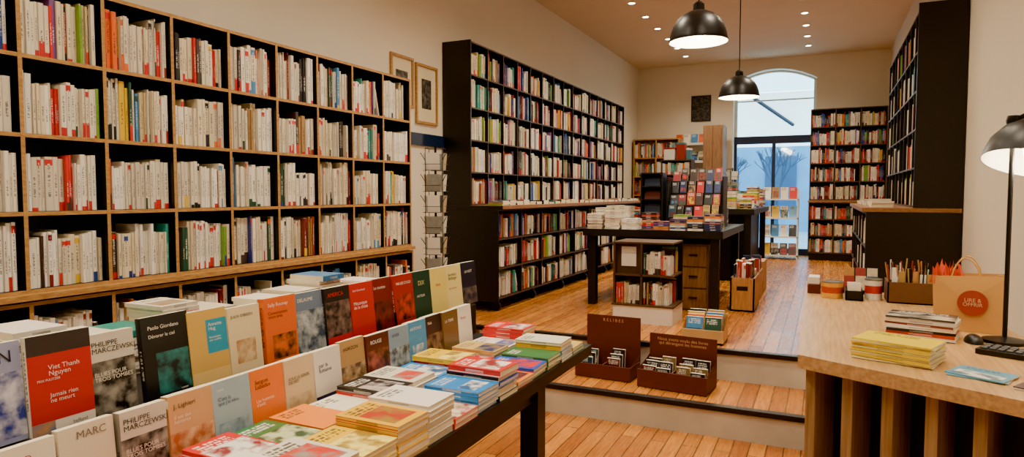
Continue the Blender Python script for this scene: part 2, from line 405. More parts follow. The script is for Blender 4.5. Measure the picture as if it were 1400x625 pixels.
# back bookcase
def exK(c):
    case(c,V((-.24,12.15,0)),X,Y,3,.38,rl,.6,.016)
    c.box(V((-.26,12.12,1.396)),X*1.18,Y*.66,Z*.032,[2,0,0,0,0,2]); c.bx(-.23,.9,12.2,12.75,UF,.54,0)
pk=bookcase('end_bookcase',V((-.24,12.47,0)),X,Y,3,.38,ruR,.29,'mix',[M_BLK,M_BLK2,M_BRN],.016,extra=exK,gapp=.1)
bk=MB()
for k in range(3):
    for i in range(3): fill(bk,V((-.24,12.15,0)),X,Y,i*.38+.01,(i+1)*.38-.01,rl[k]+.02,rl[k+1]-rl[k]-.02,'mix')
bk.make('lower_shelved_books',BM,parent=pk)
bookcase('side_bookcase',V((-2.55,11.35,0)),X,Y,1,.5,[UF+.02,.8,1.15,1.5,1.85,2.1],.3,'col',[M_BLK,M_BLK2],.02)
bookcase('oak_bookcase',V((-3.3,12.35,0)),X,Y,2,.42,[UF+.02,.8,1.15,1.5,1.85,2.2,2.55],.3,'col',[M_KRAFT,M_KRAFT],.02)
def gifts(b):
    zz=2.122
    for (x,y_,w,d,h,mm) in ((-2.52,11.4,.18,.18,.18,0),(-2.31,11.42,.14,.16,.26,1),(-2.14,11.4,.07,.14,.16,2)):
        b.bx(x,x+w,y_,y_+d,zz,zz+h,mm); b.bx(x-.004,x+w+.004,y_-.004,y_+d+.004,zz+h,zz+h+.03,(mm+1)%3)
simple('gift_box_stack',[M_WHITE,pm('red_gloss',S(150,40,34),.4,.1,20),pm('teal_gloss',S(60,120,130),.4,.1,20)],gifts,bevel=.003)
# ---------------------------------------------------------------- front display table
TZ=.80
def tbl(b):
    b.bx(-2.22,-1.02,.15,3.06,TZ-.05,TZ)
    for x in (-2.16,-1.13):
        for y in (.25,2.46): b.bx(x,x+.08,y,y+.08,0,TZ-.05)
    b.bx(-2.14,-1.10,2.47,2.51,.66,TZ-.05); b.bx(-1.11,-1.07,.33,2.46,.68,TZ-.05)
    b.bx(-2.2,-1.66,.2,3.05,TZ,TZ+.155)
simple('display_table',[M_BLK],tbl)
root=empty('standing_display_books')
mb=MB()
W_=S(242,238,226); K_=S(20,20,22); RD=S(200,14,22)
def stand(x,y,z,w,h,c,a,patches=(),texts=(),t=.022,tilt=.09,mat=PL,yaw=0.0):
    _id[0]+=1
    ex=V((math.sin(yaw),math.cos(yaw),0)); back=V((-math.cos(yaw),math.sin(yaw),0))
    ez=(Z*math.cos(tilt)+back*math.sin(tilt)); ey=(back*math.cos(tilt)-Z*math.sin(tilt))
    o=V((x,y,z+t*math.sin(tilt)+.001))
    mb.box(o,ex*w,ey*t,ez*h,[mat,PL,SP,PG,PG,PG],c,a,_id[0])
    for k,(u0,v0,u1,v1,pc,pa,pmt) in enumerate(patches):
        q=o-ey*(.0004*(k+1))
        mb.quad([q+ex*w*u0+ez*h*v0,q+ex*w*u1+ez*h*v0,q+ex*w*u1+ez*h*v1,q+ex*w*u0+ez*h*v1],pmt,pc,pa,_id[0])
    for (s_,u_,v_,sz,tc) in texts:
        text(root,s_,o-ey*.001+ex*w*u_+ez*h*v_,ex,ez,sz,tc,maxw=w*(.95-u_))
GA=[
 (.145,.235,S(150,160,205),S(225,225,240),[(0,.05,1,.7,S(30,54,150),S(225,228,245),PH)],[('SON',.3,.8,.04,K_),('PREMIER ROMAN',.1,.91,.011,K_)]),
 (.15,.24,W_,W_,[(0,.12,1,.80,RD,RD,PL),(0,.80,1,1,S(50,44,46),S(70,60,60),PL),(.0,0,.35,.12,S(90,120,160),S(200,150,90),PH)],[('Viet Thanh\nNguyen',.30,.64,.022,W_),('Jamais rien\nne meurt',.30,.36,.018,W_),('belfond',.62,.04,.012,K_),('PRIX PULITZER',.12,.53,.008,W_)]),
 (.125,.215,S(150,146,138),K_,[(0,0,1,.66,S(14,14,14),S(165,160,150),PH),(0,.66,1,1,S(215,210,198),W_,PL)],[('PHILIPPE\nMARCZEWSKI',.06,.84,.022,K_),('BLUES POUR\nTROIS TOMBES',.08,.48,.016,W_)]),
 (.152,.235,S(10,16,20),K_,[(.25,.05,.95,.55,S(10,22,26),S(40,130,130),PH)],[('Paolo Giordano',.12,.84,.017,W_),('Dévorer le ciel',.12,.74,.014,W_),('roman',.7,.05,.009,W_)]),
 (.14,.225,S(210,170,76),S(240,220,170),[(.45,.40,1,.86,S(26,150,190),S(60,180,200),PL),(0,0,1,.18,S(220,190,110),W_,PL)],[('Annette\nHug',.5,.77,.016,W_),('Révolution\naux confins',.5,.60,.012,W_)]),
 (.13,.215,S(232,216,170),W_,[(.2,.15,.8,.5,S(226,206,160),S(180,120,60),PH)],[("JULIA O'BRIEN",.08,.84,.014,K_)]),
 (.145,.225,S(232,104,10),S(235,120,30),[(.2,.05,.95,.42,S(232,110,20),S(50,34,26),PH)],[('Sally Rooney',.1,.86,.019,W_),('Conversations\nentre amis',.1,.74,.015,K_)]),
 (.145,.22,S(110,130,156),K_,[(0,0,1,.7,S(50,70,90),S(190,200,205),PH)],[('DELAUME',.1,.85,.018,W_)]),
 (.145,.22,S(26,22,24),K_,[(0,.1,1,.75,S(20,18,20),S(140,110,100),PH),(0,0,1,.14,RD,RD,PL)],[('AMERICA',.1,.84,.022,RD)]),
 (.145,.22,S(194,10,16),RD,[],[('Mécanique\nde la chute',.1,.6,.020,W_),('Seth Greenland',.1,.85,.012,W_)]),
 (.14,.22,S(120,12,16),K_,[(0,0,1,.55,S(120,22,24),S(20,14,14),PH)],[('Le couteau',.1,.8,.018,W_)]),
 (.15,.22,S(170,22,22),K_,[(.1,.08,.95,.6,S(200,50,30),S(20,14,14),PH)],[('PAR LES CYCLES',.1,.8,.018,W_)]),
 (.145,.22,S(14,60,46),K_,[],[('DIX',.3,.7,.03,S(220,200,120)),('AUTEUR',.2,.45,.016,W_)]),
 (.145,.22,S(234,214,104),W_,[],[('Récit',.3,.6,.018,RD)]),
 (.145,.22,S(234,220,136),W_,[],[('Aurélien\nBellanger',.12,.75,.022,K_),('Le continent',.12,.45,.014,RD)]),
 (.145,.22,S(20,24,50),K_,[(0,0,1,.4,S(24,28,52),S(110,100,90),PH)],[('LA NUIT',.2,.75,.02,W_)]),
]
y=.904-.155
for g in GA:
    stand(-1.685+U(-.008,.004),y,TZ+.157,g[0],g[1],g[2],g[3],g[4],g[5],t=U(.018,.03),tilt=U(.07,.12),yaw=U(-.04,.04)); y+=.1475
GB=[
 (.13,.195,S(238,230,208),W_,[],[('Récits',.1,.8,.016,RD)]),
 (.13,.195,S(240,232,212),W_,[],[('DAVID\nLOPEZ',.15,.8,.02,RD)]),
 (.13,.2,S(238,226,200),W_,[],[('MARC',.3,.84,.026,S(120,110,100)),('Serpent',.2,.5,.018,RD)]),
 (.125,.2,S(150,146,138),K_,[(0,0,1,.66,S(14,14,14),S(165,160,150),PH),(0,.66,1,1,S(215,210,198),W_,PL)],[('PHILIPPE\nMARCZEWSKI',.06,.84,.022,K_),('BLUES POUR\nTROIS TOMBES',.08,.48,.016,W_)]),
 (.135,.2,S(218,166,110),W_,[(0,0,1,.5,S(190,100,46),S(240,200,150),PH)],[('J. Lighieri',.1,.82,.018,K_),('Il est des\nhommes',.1,.68,.014,W_)]),
 (.135,.2,S(156,186,208),W_,[(.1,.05,.9,.4,S(166,192,208),S(110,140,160),PH)],[("C'est là\nque j'ai vécu",.12,.72,.02,S(40,60,90)),('récit',.12,.86,.012,W_)]),
 (.135,.2,S(240,124,16),S(236,132,40),[(0,.0,1,.12,S(200,100,30),K_,PL)],[('Serguei\nLebedev',.12,.78,.018,K_),("Les hommes\nd'août",.12,.5,.014,W_)]),
 (.135,.2,S(220,194,152),W_,[(.1,.06,.9,.4,S(220,196,156),S(180,150,110),PH)],[('SOUS LE SOLEIL\nDE MES',.1,.66,.02,K_)]),
 (.135,.2,S(236,230,220),W_,[(0,0,1,.22,S(30,40,80),K_,PL)],[('par la\nfumaine',.15,.7,.02,S(40,50,110))]),
 (.135,.205,S(190,150,92),K_,[(0,.0,1,.55,S(90,60,40),S(210,180,130),PH)],[('HORIZON',.1,.82,.018,K_)]),
 (.135,.2,S(90,34,30),K_,[(0,.0,1,.7,S(50,20,20),S(170,80,60),PH)],[('ROUGE',.15,.82,.02,W_)]),
 (.135,.2,S(140,164,184),K_,[(0,.0,1,.6,S(60,70,80),S(190,205,215),PH)],[('HIVER',.15,.82,.018,K_)]),
 (.135,.2,S(30,140,206),W_,[(.2,.1,.8,.5,S(50,150,210),W_,PH)],[('ANTONIO',.1,.82,.018,W_)]),
 (.135,.2,S(50,36,28),K_,[(0,.0,1,.6,S(40,28,22),S(150,120,80),PH)],[('Nuit',.15,.82,.018,W_)]),
 (.135,.2,S(120,90,50),K_,[],[('LA TERRE',.1,.75,.018,W_)]),
 (.135,.2,S(238,232,214),W_,[],[('Roman',.2,.7,.018,RD)]),
]
y=1.016-.137*3
for g in GB:
    stand(-1.535+U(-.006,.004),y,TZ,g[0],g[1],g[2],g[3],g[4],g[5],t=U(.018,.03),tilt=U(.07,.11),yaw=U(-.03,.03)); y+=.1375
mb.make('cover_out_books',BM,parent=root)
# flat stacks
root2=empty('flat_book_stacks'); mb=MB()
yy=.25
while yy<2.85:
    hh=U(.09,.215); z=TZ+.157; c=random.choice(WHITES)
    while z<TZ+.155+hh:
        t=U(.014,.024); _id[0]+=1; jx=U(-.012,.012)
        mb.box(V((-1.99+jx,yy+U(-.004,.004),z)),Y*.14,-X*.19,Z*t,[SP,SP,PG,PG,PG,CO if R()<.3 else PL],c if R()<.6 else pickcol('white'),random.choice(COLS),_id[0]); z+=t+.0004
    yy+=.153
FC=[(S(240,196,10),S(250,230,120),'LE PETIT\nTABLEAU'),(S(30,28,28),S(220,180,40),'L\'ART DE\nPERDRE'),(S(236,182,20),S(180,60,30),'VIES'),(S(236,232,222),S(40,70,150),'Le bref\nété'),
    (S(206,30,20),S(240,236,226),'NUITS'),(S(222,48,30),S(240,226,190),'FEU'),(S(46,114,58),S(200,210,160),'MARIE\nVERTE'),(S(240,232,210),S(200,40,30),'Roman'),
    (S(30,28,30),S(190,180,170),'NOIR'),(S(226,190,36),S(40,40,40),'Un été\nlong'),(S(240,136,20),S(90,30,30),'SOL'),(S(12,134,216),S(240,240,235),'BERTRAND\nFOER\nCOMMENT'),
    (S(240,234,220),S(60,100,170),'La mer\nvient'),(S(214,28,20),S(250,240,230),'ROUGE'),(S(224,216,196),S(210,60,40),'Essai'),(S(214,180,100),S(40,60,110),'SABLE'),
    (S(16,80,196),S(214,40,40),'BLEU'),(S(234,226,204),S(40,40,40),'Le mot')]
def flat(x,y,z,w,d,n,fc,tx=True,tmin=.012,tmax=.024):
    c,a,s_=fc; zz=z; an=U(-.06,.06); mixd=R()<.4
    for i in range(n):
        t=U(tmin,tmax); _id[0]+=1; jx,jy=U(-.006,.006),U(-.002,.002); a2=an*.5+U(-.015,.015)
        e1=V((-math.sin(a2),math.cos(a2),0)); e2=V((-math.cos(a2),-math.sin(a2),0))
        o=V((x+jx,y+jy,zz+.0005)); cc=c if (i==n-1 or not mixd) else random.choice(FC)[0]
        mb.box(o,e1*w,e2*d,Z*.0012,PL,cc,a,_id[0])
        mb.box(o+e1*.0015+e2*.0015+Z*.0012,e1*(w-.003),e2*(d-.003),Z*(t-.0024),[PG,PG,SP,PG,PG,PG],cc,a,_id[0])
        mb.box(o+Z*(t-.0012),e1*w,e2*d,Z*.0012,[PL,PL,PL,PL,PL,CO],cc,a,_id[0]); zz+=t+.0005
    if tx: text(root2,s_,o+e1*w*.1+e2*d*.66+Z*t,e1,-e2,.034,W_ if sum(c[:3])<1.2 else K_,maxw=w*.85)
k=0; yy=.22
order=[0,2,9,3,1,5,4,6,10,7,8,14,11,0,5,15,12,13,16,17]
order2=[1,9,0,7,4,3,14,0,2,12,5,11,13,10,16,6,17,15,4,3]
while yy<2.9:
    f1=FC[order[k%20]]; f2=FC[order2[k%20]]
    w=.147
    flat(-1.285,yy,TZ,w,.215,random.choice([1,2,3,4,5]),f1); flat(-1.03,yy,TZ,w,.22,random.choice([2,3,4,5,6]),f2)
    yy+=.1535; k+=1
mb.make('stacked_books',BM,parent=root2)
# ---------------------------------------------------------------- counter
cp=[(-.07,2.39),(.82,1.92),(.69,3.0),(.62,4.1),(-.09,4.1)]
def counter(b):
    b.prism(cp,.955,1.0,0)
    e=V((.885,-.466,0)); n=V((.466,.885,0))
    P=V((-.045,2.44,0))
    b.box(P+n*.13,e*.93,n*.02,Z*.955,1)
    b.box(V((-.045,2.50,0)),X*.03,Y*1.55,Z*.955,2)
    L=.93; d=0
    while d<L:
        b.box(P+e*d,e*.034,n*.13,Z*.955,2); d+=.124
    b.box(P+n*.01,e*L,n*.12,Z*.05,1)
    b.bx(.0,.58,4.0,4.03,0,.955,2)
simple('shop_counter',[M_OAK,M_BLK,M_FIN],counter)
CT=1.0
def desk(b):
    bx,by=.60,2.9
    b.lathe([(0,0),(.07,0),(.07,.012),(.02,.022),(0,.022)],V((bx,by,CT)),24,0)
    b.cyl(V((bx,by,CT+.02)),V((bx,by,CT+.80)),.008,10,0)
    b.lathe([(.0,-.02),(.018,-.018),(.022,0),(.018,.018),(0,.02)],V((bx,by,CT+.80)),12,0)
    c=V((bx+.055,by-.02,CT+.645)); ax=V((.22,.26,1)).normalized()
    top=c+ax*.22
    b.cyl(V((bx,by,CT+.80)),top,.008,10,0)
    prof=[(.152,0),(.151,.02),(.138,.075),(.108,.12),(.065,.15),(.038,.16),(.036,.215),(.0,.22)]
    b.lathe(prof,c,36,0,ax)
    b.lathe([(.15,.001),(.148,.02),(.134,.073),(.104,.117),(.0,.148)],c,36,1,ax)
    b.lathe([(0,.02),(.03,.03),(.038,.055),(.03,.08),(.016,.12)],c,18,2,ax)
M_SHIN=pm('shade_inside',S(240,235,220),.5,.03,10)
M_BULB=pm('bulb_glow',S(255,240,210),.5,.02,10,emit=(1,.86,.62,1),es=14)
simple('desk_lamp',[M_METAL,M_SHIN,M_BULB],desk,smooth=True)
# paper bag
BC=V((.525,3.12,CT+.001)); BA=math.radians(-12); be=V((math.cos(BA),math.sin(BA),0)); bf=V((-math.sin(BA),math.cos(BA),0))
def bag(b):
    c=BC; e=be; f=bf
    w,d,h=.22,.11,.225
    o=c-e*w/2-f*d/2
    p=[o,o+e*w,o+e*w+f*d,o+f*d]; q=[p_+Z*(h-(.012 if i in (0,3) else 0))+ (e*(.014 if i in(1,2) else -.010)) for i,p_ in enumerate(p)]
    for i in (0,2):
        a0,a1,b1,b0=p[i],p[(i+1)%4],q[(i+1)%4],q[i]; n_=(f if i else -f)
        m0=(a0+a1)/2+Z*h*.55+n_*.008
        b.quad([a0,a1,m0],0); b.quad([a1,b1,m0],0); b.quad([b1,b0,m0],0); b.quad([b0,a0,m0],0)
    for (i,j) in ((1,2),(3,0)):
        mb_=(p[i]+p[j])/2; s=-1 if i==1 else 1; mt=(q[i]+q[j])/2+e*(s*.035)
        b.quad([p[i],mb_,mt,q[i]],0); b.quad([mb_,p[j],q[j],mt],0)
    b.quad(p,0)
    for off in (0,1):
        base=q[0]*(1-off)+q[3]*off; pts=[]
        for k in range(13):
            t=k/12; pts.append(base+e*(w*(.28+.44*t)+.0)+Z*(math.sin(math.pi*t)**.6*.085-.01)+f*(.001-.002*off))
        for k in range(12): b.cyl(pts[k],pts[k+1],.003,6,0)
    cc=c-f*(d/2+.009)+Z*.115
    b.lathe([(0,0),(.05,0),(.05,.001),(.0,.001)],cc+e*.015,28,1,-f)
    for k in range(18):
        p0=c+e*U(-.11,-.03)+f*U(-.04,.04)+Z*.18; 
        p1=p0+V((U(-.03,.02),U(-.03,.03),U(.05,.10))); s_=V((U(-.03,.03),U(-.03,.03),.0))
        b.quad([p0-s_,p0+s_,p1],2); 
bg=simple('paper_bag',[pm('kraft_paper',S(198,148,80),.7,.14,9,bump=.3),pm('stamp_ink',S(156,46,26),.7,.1,20),pm('orange_tissue',S(220,76,26),.7,.2,20)],bag)
text(bg,'LIRE &\nOFFRIR',BC-bf*.066+be*.015+Z*.12,be,Z,.02,S(225,180,120),align='CENTER')
def pile(name,cx,cy,w,d,layers,ang,mats=BM):
    b=MB(); z=CT+.001
    for (t,c,a,cov) in layers:
        an=math.radians(ang+U(-5,5)); e=V((math.cos(an),math.sin(an),0)); f=V((-math.sin(an),math.cos(an),0)); _id[0]+=1
        b.box(V((cx+U(-.004,.004),cy,z))-e*w/2-f*d/2,e*w,f*d,Z*t,[SP,PG,PG,PG,PG,cov],c,a,_id[0]); z+=t+.0006
    return b.make(name,mats)
pile('book_pile',.345,2.9,.22,.15,[(.012,W_,K_,PL),(.011,S(190,60,30),W_,PL),(.010,S(30,30,34),W_,PL),(.013,W_,RD,PL),(.008,S(120,40,30),W_,PL),(.012,S(225,220,210),K_,PL),(.010,S(60,50,46),S(190,180,160),CO)],-12)
ly=[(.0055,S(238,206,30) if i%3 else S(232,220,150),S(60,60,50),PL) for i in range(10)]+[(.005,S(236,210,4),S(90,90,40),CO)]
pile('magazine_pile',.225,2.46,.23,.16,ly,-20)
pile('flyer_pile',.43,2.34,.15,.13,[(.003,S(110,170,195),W_,PL),(.003,S(90,160,190),W_,CO)],-25)
pile('leaflet_pile',.58,2.26,.13,.17,[(.003,S(200,190,175),W_,PL),(.003,S(80,60,60),S(190,120,90),CO)],-30)
def phone(b):
    an=math.radians(-25); e=V((math.cos(an),math.sin(an),0)); f=V((-math.sin(an),math.cos(an),0)); o=V((.47,2.66,CT+.001))
    b.box(o,e*.17,f*.11,Z*.018,0)
    for i in range(6):
        for j in range(3): b.box(o+e*(.012+i*.024)+f*(.012+j*.03)+Z*.018,e*.018,f*.02,Z*.006,1)
simple('card_keypad',[M_METAL,pm('grey_keys',S(80,80,82),.5,.1,30)],phone,bevel=.0015)
def mouse(b):
    for i in range(6):
        for k in range(16):
            def P(i_,k_):
                th=math.pi/2*i_/6; ph=2*math.pi*k_/16
                return V((.50+.03*math.cos(th)*math.cos(ph),2.86+.052*math.cos(th)*math.sin(ph),CT+.001+.03*math.sin(th)))
            b.quad([P(i,k),P(i,k+1),P(i+1,k+1),P(i+1,k)],0)
simple('computer_mouse',[M_METAL],mouse,smooth=True)
def tin(name,x,y,r,h,ca,cb):
    def f_(b):
        b.lathe([(0,0),(r,0),(r,h*.3),(r,h*.68),(r,h*.93),(r*1.03,h*.93),(r*1.03,h),(r*.94,h),(r*.94,h*.97),(0,h*.97)],V((x,y,CT+.001)),24,[0,0,1,0,2,2,2,2,2])
    simple(name,[pm(name+'_paint',ca,.4,.3,60),pm(name+'_label',cb,.4,.3,60),M_CHROME],f_,smooth=True)
tin('candle_tin',.045,3.80,.052,.085,S(220,160,40),S(180,60,36))
tin('round_tin',.235,3.82,.04,.105,S(226,220,206),S(180,40,40))
def tray(b):
    x0,x1,y0,y1,z0,z1=.105,.185,3.72,3.92,CT+.001,CT+.05
    b.bx(x0,x1,y0,y1,z0,z0+.005); b.bx(x0,x0+.005,y0,y1,z0,z1); b.bx(x1-.005,x1,y0,y1,z0,z1); b.bx(x0,x1,y0,y0+.005,z0,z1); b.bx(x0,x1,y1-.005,y1,z0,z1)
    for i in range(9): b.bx(x0+.01,x1-.01,y0+.012+i*.018,y0+.02+i*.018,z0+.006,z1+U(.0,.04),1+(i%3))
simple('card_tray',[M_METAL,M_WHITE,M_KRAFT,M_MAROON],tray)
def gbox(b):
    x0,x1,y0,y1,z0,z1=.29,.50,3.72,3.92,CT+.001,CT+.105
    b.bx(x0,x1,y0,y1,z0,z0+.006); b.bx(x0,x0+.006,y0,y1,z0,z1); b.bx(x1-.006,x1,y0,y1,z0,z1); b.bx(x0,x1,y0,y0+.006,z0,z1); b.bx(x0,x1,y1-.006,y1,z0,z1); b.bx(x0,x1,3.82,3.825,z0,z1)
    for i in range(44):
        p=V((U(x0+.02,x1-.03),U(y0+.02,y1-.02),z0+.02)); b.cyl(p,p+V((U(-.03,.03),U(-.03,.02),U(.13,.19))),.0032,6,random.choice([1,2,3,4,4,3,5]))
    for i in range(6): b.box(V((x0+.02+i*.03,y0+.03,z0+.03)),X*.025,Y*.01,Z*U(.1,.15),1+i%4)
simple('pencil_box',[pm('brown_card',S(96,60,34),.7,.15,20),M_WHITE,pm('ochre_lacquer',S(176,140,70),.4,.1,30),M_METAL,M_KRAFT,pm('red_lacquer',S(160,40,34),.4,.1,30)],gbox)
def crack(b):
    x0,x1=.10,.27; y_=3.98
    for i in range(2):
        b.bx(x0,x1,y_+i*.04,y_+.035+i*.04,CT+.001,CT+.02+i*.04,0)
        for j in range(3):
            b.box(V((x0+.004+j*.056,y_+.008+i*.04,CT+.021+i*.04)),X*.05,Y*.004,V((0,.015,.075)),1+(i*3+j)%4)
simple('postcard_rack',[M_METAL,pm('card_red',S(150,46,36),.5,.3,60),pm('card_cream',S(210,196,160),.5,.3,60),pm('card_blue',S(60,90,120),.5,.3,60),pm('card_ochre',S(180,130,56),.5,.3,60)],crack)
def smallc(b):
    b.bx(-.075,-.01,3.90,4.03,CT+.001,CT+.05,0); b.bx(-.07,-.015,3.91,4.02,CT+.05,CT+.09,1)
simple('bookmark_box',[M_MAROON,M_WHITE],smallc,bevel=.003)
# ---------------------------------------------------------------- steps boxes
def mbox(name,x,y,w,d,h,hb,z,label,ang):
    b=MB(); an=math.radians(ang); e=V((math.cos(an),math.sin(an),0)); f=V((-math.sin(an),math.cos(an),0)); o=V((x,y,z+.001))-e*w/2-f*d/2; t=.008
    b.box(o,e*w,f*t,Z*h,0); b.box(o+f*(d-t),e*w,f*t,Z*hb,0)
    b.box(o+f*t,e*w,f*(d-2*t),Z*t,0)
    for s_ in (0,w-t):
        p=o+e*s_+f*t
        b.box(p,e*t,f*(d-2*t),Z*h,0)
        b.quad([p+e*t/2+Z*h,p+e*t/2+f*(d-2*t)+Z*h,p+e*t/2+f*(d-2*t)+Z*(h+.06)],0)
    b.box(o+e*(w*.5-t/2)+f*t,e*t,f*(d-2*t),Z*h,0)
    q=b.make(name,[M_MAROON])
    k=MB()
    DK=[S(40,30,40),S(90,26,24),S(30,60,74),S(60,44,34),S(190,176,140),S(24,24,30),S(120,96,60)]
    for side in (0,1):
        for r_ in range(3):
            ww=.095; xx=t+.012+side*w*.5
            while xx+ww<(side+1)*w*.5-.005:
                _id[0]+=1; hh=U(.12,.15)+r_*.015
                oo=o+e*xx+f*(.03+r_*(d-.06)/3)+Z*(t+.001)
                k.box(oo,e*ww,f*.018,Z*hh+f*.02,[CO,PG,SP,PG,PG,PG],random.choice(DK),random.choice(COLS+WHITES),_id[0]); xx+=ww+.004
    k.make('boxed_books',BM,parent=q)
    text(q,label,o+f*(d-t)+e*w/2+Z*(hb-.045),e,Z,.032,S(214,150,100),maxw=w*1.15,align='CENTER')
    return q
mbox('book_display_box',-1.42,4.64,.42,.24,.10,.42,.204,'R E L I B E S',-3)
mbox('book_display_box.001',-.90,4.56,.48,.26,.12,.33,.204,'Nous avons voulu des livres\nqui dérangent les hommes',-6)
def wbox(b):
    o=V((-.95,5.0,UF+.005)); e=X; f=Y
    b.box(o,e*.3,f*.01,Z*.10,0); b.box(o+f*.22,e*.3,f*.01,Z*.20,0); b.box(o,e*.3,f*.22,Z*.01,0)
    for s_ in (0,.29): 
        b.quad([o+e*s_,o+e*s_+f*.23,o+e*s_+f*.23+Z*.2,o+e*s_+Z*.1],0); b.quad([o+e*(s_+.01),o+e*(s_+.01)+f*.23,o+e*(s_+.01)+f*.23+Z*.2,o+e*(s_+.01)+Z*.1],0)
pw=simple('pine_book_box',[pm('pine',S(210,166,100),.5,.1,12)],wbox)
k=MB()
for r_ in range(4):
    for i in range(2):
        _id[0]+=1; k.box(V((-.93+i*.135,5.02+r_*.045,UF+.02)),X*.12,Y*.02,V((0,.05,.17+r_*.012)),[CO,PG,SP,PG,PG,PG],random.choice(COLS),random.choice(COLS),_id[0])
k.make('boxed_books',BM,parent=pw)
# ---------------------------------------------------------------- mid bookcase in front of table
def midc(c):
    c.bx(-1.66,-1.14,5.56,5.98,UF,UF+.15,2)
    c.bx(-1.67,-1.13,5.55,5.99,UF+.15,UF+.165,0); c.bx(-1.66,-1.14,5.56,5.98,UF+.41,UF+.425,0); c.bx(-1.66,-1.14,5.56,5.98,UF+.69,UF+.705,0)
    c.bx(-1.66,-1.645,5.56,5.98,UF+.165,UF+.69,0); c.bx(-1.42,-1.405,5.56,5.98,UF+.165,UF+.69,0)
    c.bx(-1.645,-1.42,5.62,5.635,UF+.425,UF+.69,0)
    c.bx(-1.405,-1.14,5.965,5.98,UF+.165,UF+.69,1)
    c.bx(-1.60,-1.47,5.612,5.62,UF+.49,UF+.66,2)
pc=simple('cube_bookcase',[M_BLK2,M_BLK,M_WHITE],midc)
k=MB()
for z in (UF+.165,UF+.425):
    fill(k,V((-1.405,5.57,0)),X,Y,0,.25,z,.24,'mix',.16,0)
    fill(k,V((-1.15,5.94,0)),-Y,-X,0,.18,z,.24,'col',.15,0)
fill(k,V((-1.645,5.57,0)),X,Y,0,.22,UF+.165,.23,'mix',.16,0)
k.make('shelved_books',BM,parent=pc)
# centre tables
def ctab(b,x0,x1,y0,y1,z,n=2):
    b.bx(x0,x1,y0,y1,z-.07,z)
    for x in (x0+.04,x1-.12):
        for y in (y0+.05,y1-.13): b.bx(x,x+.08,y,y+.08,UF,z-.07)
T1=UF+.77
t1=simple('centre_table',[M_BLK],lambda b:(ctab(b,-2.2,-.84,6.3,8.0,T1),b.bx(-2.05,-1.0,6.95,6.99,UF,T1-.07)))
T2=UF+.93
t2=simple('centre_table.001',[M_BLK],lambda b:(ctab(b,-1.75,-.78,8.6,10.9,T2),b.bx(-1.65,-.9,8.8,10.7,UF+.02,T2-.07)))
k=MB()
def pilek(k,x,y,w,d,h,z,style,ang=0,topcol=None,cols=None,th=(.012,.026)):
    zz=z+.001
    while zz<z+h:
        an=math.radians(ang+U(-3,3)); e=V((math.cos(an),math.sin(an),0)); f=V((-math.sin(an),math.cos(an),0)); t=U(*th); _id[0]+=1
        c=random.choice(cols) if cols else pickcol(style)
        k.box(V((x,y,zz))-e*w/2-f*d/2,e*w,f*d,Z*t,[SP,PG,PG,SP,PG,CO],c,random.choice(COLS),_id[0]); zz+=t+.0006
for i,(x,y,h) in enumerate([(-2.08,6.42,.13),(-1.9,6.42,.17),(-1.73,6.42,.10),(-2.08,6.68,.2),(-1.88,6.7,.22),(-2.05,6.95,.2)]):
    pilek(k,x,y,.15,.22,h,T1,'white',0,cols=WHITES)
for i in range(4):
    pilek(k,-1.42+i*.16,6.42,.14,.2,.08+.02*i,T1,'col',0,cols=[S(30,40,80),K_,S(230,225,210),S(40,60,120),S(220,130,40)])
for i in range(5): pilek(k,-1.6+i*.16,6.68,.14,.2,U(.06,.16),T1,'col',U(-5,5))
for j in range(2):
    for i in range(6): pilek(k,-2.02+i*.19,7.6+j*.24,.14,.2,U(.1,.2),T1,'col',0)
k.make('table_book_piles',BM)
k=MB()
for j in range(7):
    for i in range(5): pilek(k,-1.62+i*.18,8.75+j*.32,.14,.2,U(.05,.28),T2,'mix',U(-6,6))
k.make('table_book_piles.001',BM)
def frack(name,x0,x1,y0,z0,nt_,rise,run,w,h,seed,mat):
    random.seed(seed)
    b=MB()
    for i in range(nt_):
        b.bx(x0,x1,y0+i*run,y0+(i+1)*run,z0+.001,z0+.10+i*rise,0)
    b.bx(x0-.012,x0,y0,y0+nt_*run,z0+.001,z0+.14+(nt_-1)*rise,0); b.bx(x1,x1+.012,y0,y0+nt_*run,z0+.001,z0+.14+(nt_-1)*rise,0)
    q=b.make(name,[mat]); k=MB()
    for i in range(nt_):
        xx=x0+.005
        while xx+w<x1:
            _id[0]+=1; ww=w*U(.7,.98)
            k.box(V((xx,y0+i*run+.012,z0+.101+i*rise)),X*ww,Y*.016,V((0,.03,h*U(.8,1.05))),[CO,PG,SP,PG,PG,PG],random.choice([S(150,24,24),RD,RD,K_,K_,S(24,44,96),S(190,160,90),S(60,40,34),S(110,20,24),S(40,40,50),S(30,70,90)]),random.choice(COLS),_id[0]); xx+=w
    k.make('faced_books',BM,parent=q); return q
frack('tiered_book_rack',-1.52,-.96,7.08,T1,4,.13,.08,.09,.13,5,M_BLK)
def ctower(b):
    x0,x1,y0,y1=-1.80,-1.56,7.02,7.22; z=T1+.001
    b.bx(x0,x1,y1-.02,y1,z,z+.56); b.bx(x0,x0+.015,y0,y1-.02,z,z+.56); b.bx(x1-.015,x1,y0,y1-.02,z,z+.56)
    b.bx(x0,x1,y0,y1,z+.56,z+.575)
    for i in range(4): b.bx(x0+.015,x1-.015,y0,y1-.02,z+i*.14,z+.012+i*.14)
    for i in range(4): b.box(V((x0+.03,y0+.06,z+.014+i*.14)),X*.17,Y*.02,V((0,.02,.09)),1+i%2)
simple('card_tower',[M_BLK,M_MAROON,M_BLUE],ctower)
